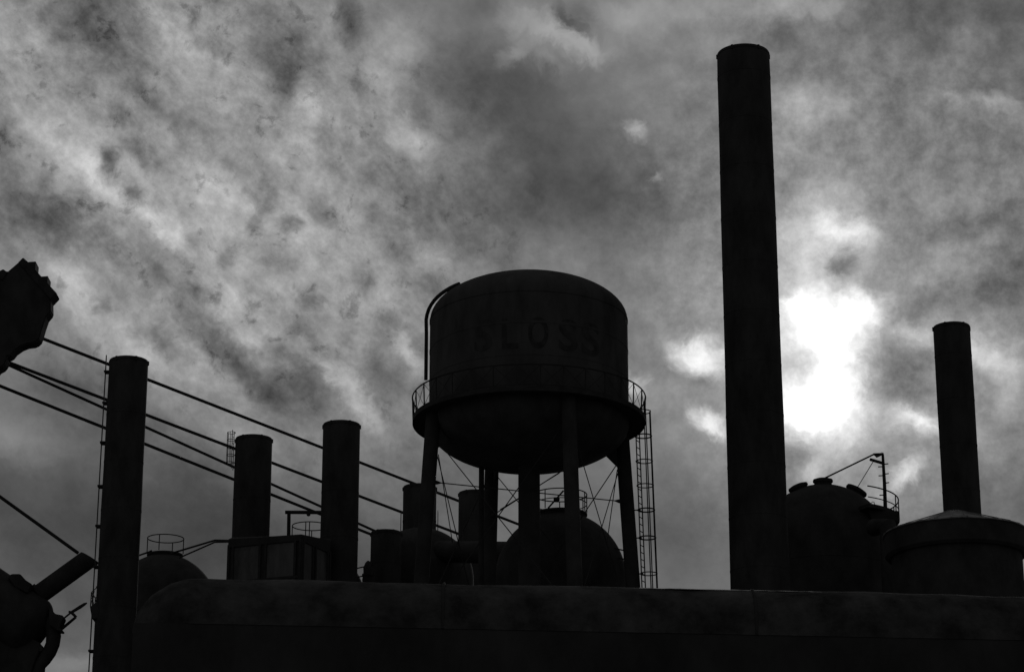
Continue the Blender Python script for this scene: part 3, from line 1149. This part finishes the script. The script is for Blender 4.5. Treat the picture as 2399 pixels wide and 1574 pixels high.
for tooth in (((68, 621), (87.5, 619.5), (86, 640), (80, 642)), ((97, 655), (115.8, 653.5), (114, 674), (108, 676))):
    tm = MB()
    tm.prism([P(x, y, YS) for x, y in tooth], (0, 0.9, 0))
    tm.build('tooth', M_IRON, SK, False, 0.015)
tm = MB()
tm.prism([P(x, y, YS) for x, y in ((-10, 650), (12, 638.5), (22, 646), (10, 665))], (0, 1.05, 0))
tm.build('side_strap', M_IRON, SK, False, 0.02)

# ------------------------------------------------------------------ gas main with valve at lower left
YL = 121.5
sL = S(1430, YL)
GM = thing('gas_main', (P(40, 1450, YL).x, YL, 0), 'fat drum with a thick slanting duct and lever valve, in the lower left corner', 'gas main')
axd = (P(100, 1490.5, YL) - P(17, 1434, YL)).normalized()
dm = MB()
rD = 75.5 * sL
prof = [(rD, -230 * sL), (rD, 62 * sL)]
for k in range(1, 11):
    an = math.pi / 2 * k / 10
    prof.append((rD * math.cos(an), (62 + 44 * math.sin(an)) * sL))
dm.lathe(P(17, 1434, YL), prof, 56, axd)
dm.build('drum', M_STOVE, GM)
# thick duct with a slanted end
a = P(60, 1415, YL)
b = P(211, 1306, YL)
dc = MB()
dc.tube([a, b], 23.4 * sL, 32)
t = (b - a).normalized()
for v in dc.bm.verts:
    if (v.co - b).length < 23.4 * sL * 1.05:
        prp = v.co - b
        vert = Vector((t.z, 0, -t.x)) * (1 if t.z > 0 else 1)
        v.co += t * prp.dot(vert) * 0.41
dc.build('duct', M_STOVE, GM)
cl = MB()
for k, f in enumerate((0.22,)):
    c = a.lerp(b, f)
    cl.lathe(c, [(23.5 * sL, -0.1), (27.5 * sL, -0.09), (27.5 * sL, 0.09), (23.5 * sL, 0.1)], 32, t, True)
cl.build('duct_flange', M_IRON, GM)
sd_ = MB()
sd_.prism([P(x, y, YL - 0.5) for x, y in ((24, 1356), (33, 1350.5), (52.8, 1350.5), (66, 1365), (80, 1374), (70, 1395), (40, 1380))], (0, 1.3, 0))
sd_.build('saddle_flange', M_STOVE, GM, False, 0.03)
el_ = MB()
el_.tube([P(112, 1448, YL - 0.3), P(124, 1470, YL - 0.3), P(125.5, 1490, YL - 0.3), P(123.5, 1508, YL - 0.3), P(116, 1526, YL - 0.3), P(104, 1542, YL - 0.3), P(90, 1556, YL - 0.3), P(84, 1590, YL - 0.3), P(80, 1700, YL - 0.3)],
         [17 * sL, 18 * sL, 17.5 * sL, 16.5 * sL, 16.5 * sL, 17 * sL, 18 * sL, 20 * sL, 20 * sL], 20)
el_.build('elbow_pipe', M_STOVE, GM)
vb = MB()
vb.prism([P(x, y, YL - 0.5) for x, y in ((118, 1425), (133, 1441), (150, 1444.5), (152, 1450), (146, 1462), (143, 1474), (149, 1478), (146, 1481), (136, 1479), (118, 1465))], (0, 0.8, 0))
vb.build('valve_body', M_STOVE, GM, False, 0.02)
lv = MB()
lv.tube([P(148, 1449, YL - 0.5), P(164, 1436, YL - 0.5), P(168, 1433.5, YL - 0.5)], [0.045, 0.05, 0.06], 8)
lv.tube([P(166, 1434.5, YL - 0.5), P(188, 1421, YL - 0.5), P(198, 1414.5, YL - 0.5), P(204, 1411.5, YL - 0.5)], [0.075, 0.09, 0.075, 0.03], 8)
lv.tube([P(161, 1431.5, YL - 0.5), P(168, 1434.5, YL - 0.5), P(178.5, 1445, YL - 0.5)], [0.05, 0.075, 0.065], 8)
lv.tube([P(177.5, 1445, YL - 0.5), P(145, 1472, YL - 0.5)], [0.07, 0.08], 8)
lv.build('lever', M_IRON, GM)
sb = MB()
c0 = P(40, 1560, YL)
sb.prism([P(x, y, YL) for x, y in ((-120, 1440), (60, 1490), (100, 1512), (99, 1530), (88, 1556), (60, 1640), (-120, 1640))], (0, 1.6, 0))
sb.box((P(10, 1600, YL).x, YL, Z(1600, YL) / 2), (1.6, 1.4, Z(1600, YL)))
sb.build('support', M_STOVE, GM, False, 0.03)

# ------------------------------------------------------------------ long shed along the bottom
YW0, YW1 = 60.0, 61.6
xa, xb_ = P(318, 1400, YW0).x, P(2399, 1400, YW1).x + 45
SH = thing('long_shed', (xa, YW0, 0), 'long dark shed with a dusty vaulted roof along the bottom of the view', 'shed')


def yw(x):
    return YW0 + (YW1 - YW0) * (x - P(480, 1363, YW0).x) / (P(2030, 1384, YW1).x - P(480, 1363, YW0).x)


z_eave = Z(1460, YW0 - 1.5)
z_top = Z(1361, YW0)
aL = 158 * S(1400, YW0)
hV = z_top - z_eave
rm_ = MB()
xsn = [xa + aL * (1 - math.cos(math.pi / 2 * k / 14)) for k in range(15)]
nx = 60
xsn += [xa + aL + (xb_ - xa - aL) * k / nx for k in range(1, nx + 1)]
random.seed(3)
rows = []
for x in xsn:
    tL = max(0.0, min(1.0, (x - xa) / aL))
    f = math.sqrt(max(0.0, 1 - (1 - tL) ** 2))
    y0 = yw(x)
    row = []
    sag = 0.018 * math.sin(x * 0.9) + 0.012 * math.sin(x * 2.3 + 1) + 0.016 * random.uniform(-1, 1)
    for k in range(17):
        an = math.pi * k / 16
        row.append(rm_.bm.verts.new((x, y0 + 0.0 - 1.5 * math.cos(an) * max(f, 0.02), z_eave + (hV * math.sin(an) ** 0.62) * max(f, 0.001) + sag * math.sin(an))))
    rows.append(row)
for r0, r1_ in zip(rows, rows[1:]):
    for i in range(16):
        rm_.bm.faces.new((r0[i], r0[i + 1], r1_[i + 1], r1_[i]))
rm_.build('roof', M_ROOF, SH)
# roof seams: a few battens and a patch
for pxs in (1040, 1769):
    x = P(pxs, 1400, YW0).x
    y0 = yw(x)
    pts = []
    for k in range(9):
        an = math.pi * 0.55 * k / 8
        pts.append((x, y0 - 1.5 * math.cos(an) * 1.004, z_eave + hV * math.sin(an) ** 0.62 * 1.01))
    bt = MB()
    bt.tube(pts, 0.035, 6)
    bt.build('roof_batten', M_WALL, SH)
fl2 = MB()  # thin coping strip carrying the painted ridge highlight
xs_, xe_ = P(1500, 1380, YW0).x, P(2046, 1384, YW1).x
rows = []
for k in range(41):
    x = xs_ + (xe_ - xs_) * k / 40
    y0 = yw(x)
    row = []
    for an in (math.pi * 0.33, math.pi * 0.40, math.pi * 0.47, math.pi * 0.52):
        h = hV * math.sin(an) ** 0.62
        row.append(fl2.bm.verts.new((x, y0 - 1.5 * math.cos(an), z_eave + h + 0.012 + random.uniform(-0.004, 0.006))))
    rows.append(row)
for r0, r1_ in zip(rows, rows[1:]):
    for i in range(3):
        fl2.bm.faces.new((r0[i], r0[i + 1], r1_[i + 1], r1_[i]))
fl2.build('ridge_coping_highlight', M_HIGHLIGHT, SH)
wl = MB()
xw0 = xa + 0.22
wl.prism([(xw0, yw(xw0) - 1.485, z_eave / 2), (xb_, yw(xb_) - 1.485, z_eave / 2), (xb_, yw(xb_) + 1.42, z_eave / 2), (xw0, yw(xw0) + 1.42, z_eave / 2)], (0, 0, z_eave - 0.01))
wl.build('wall', M_WALL, SH, False)
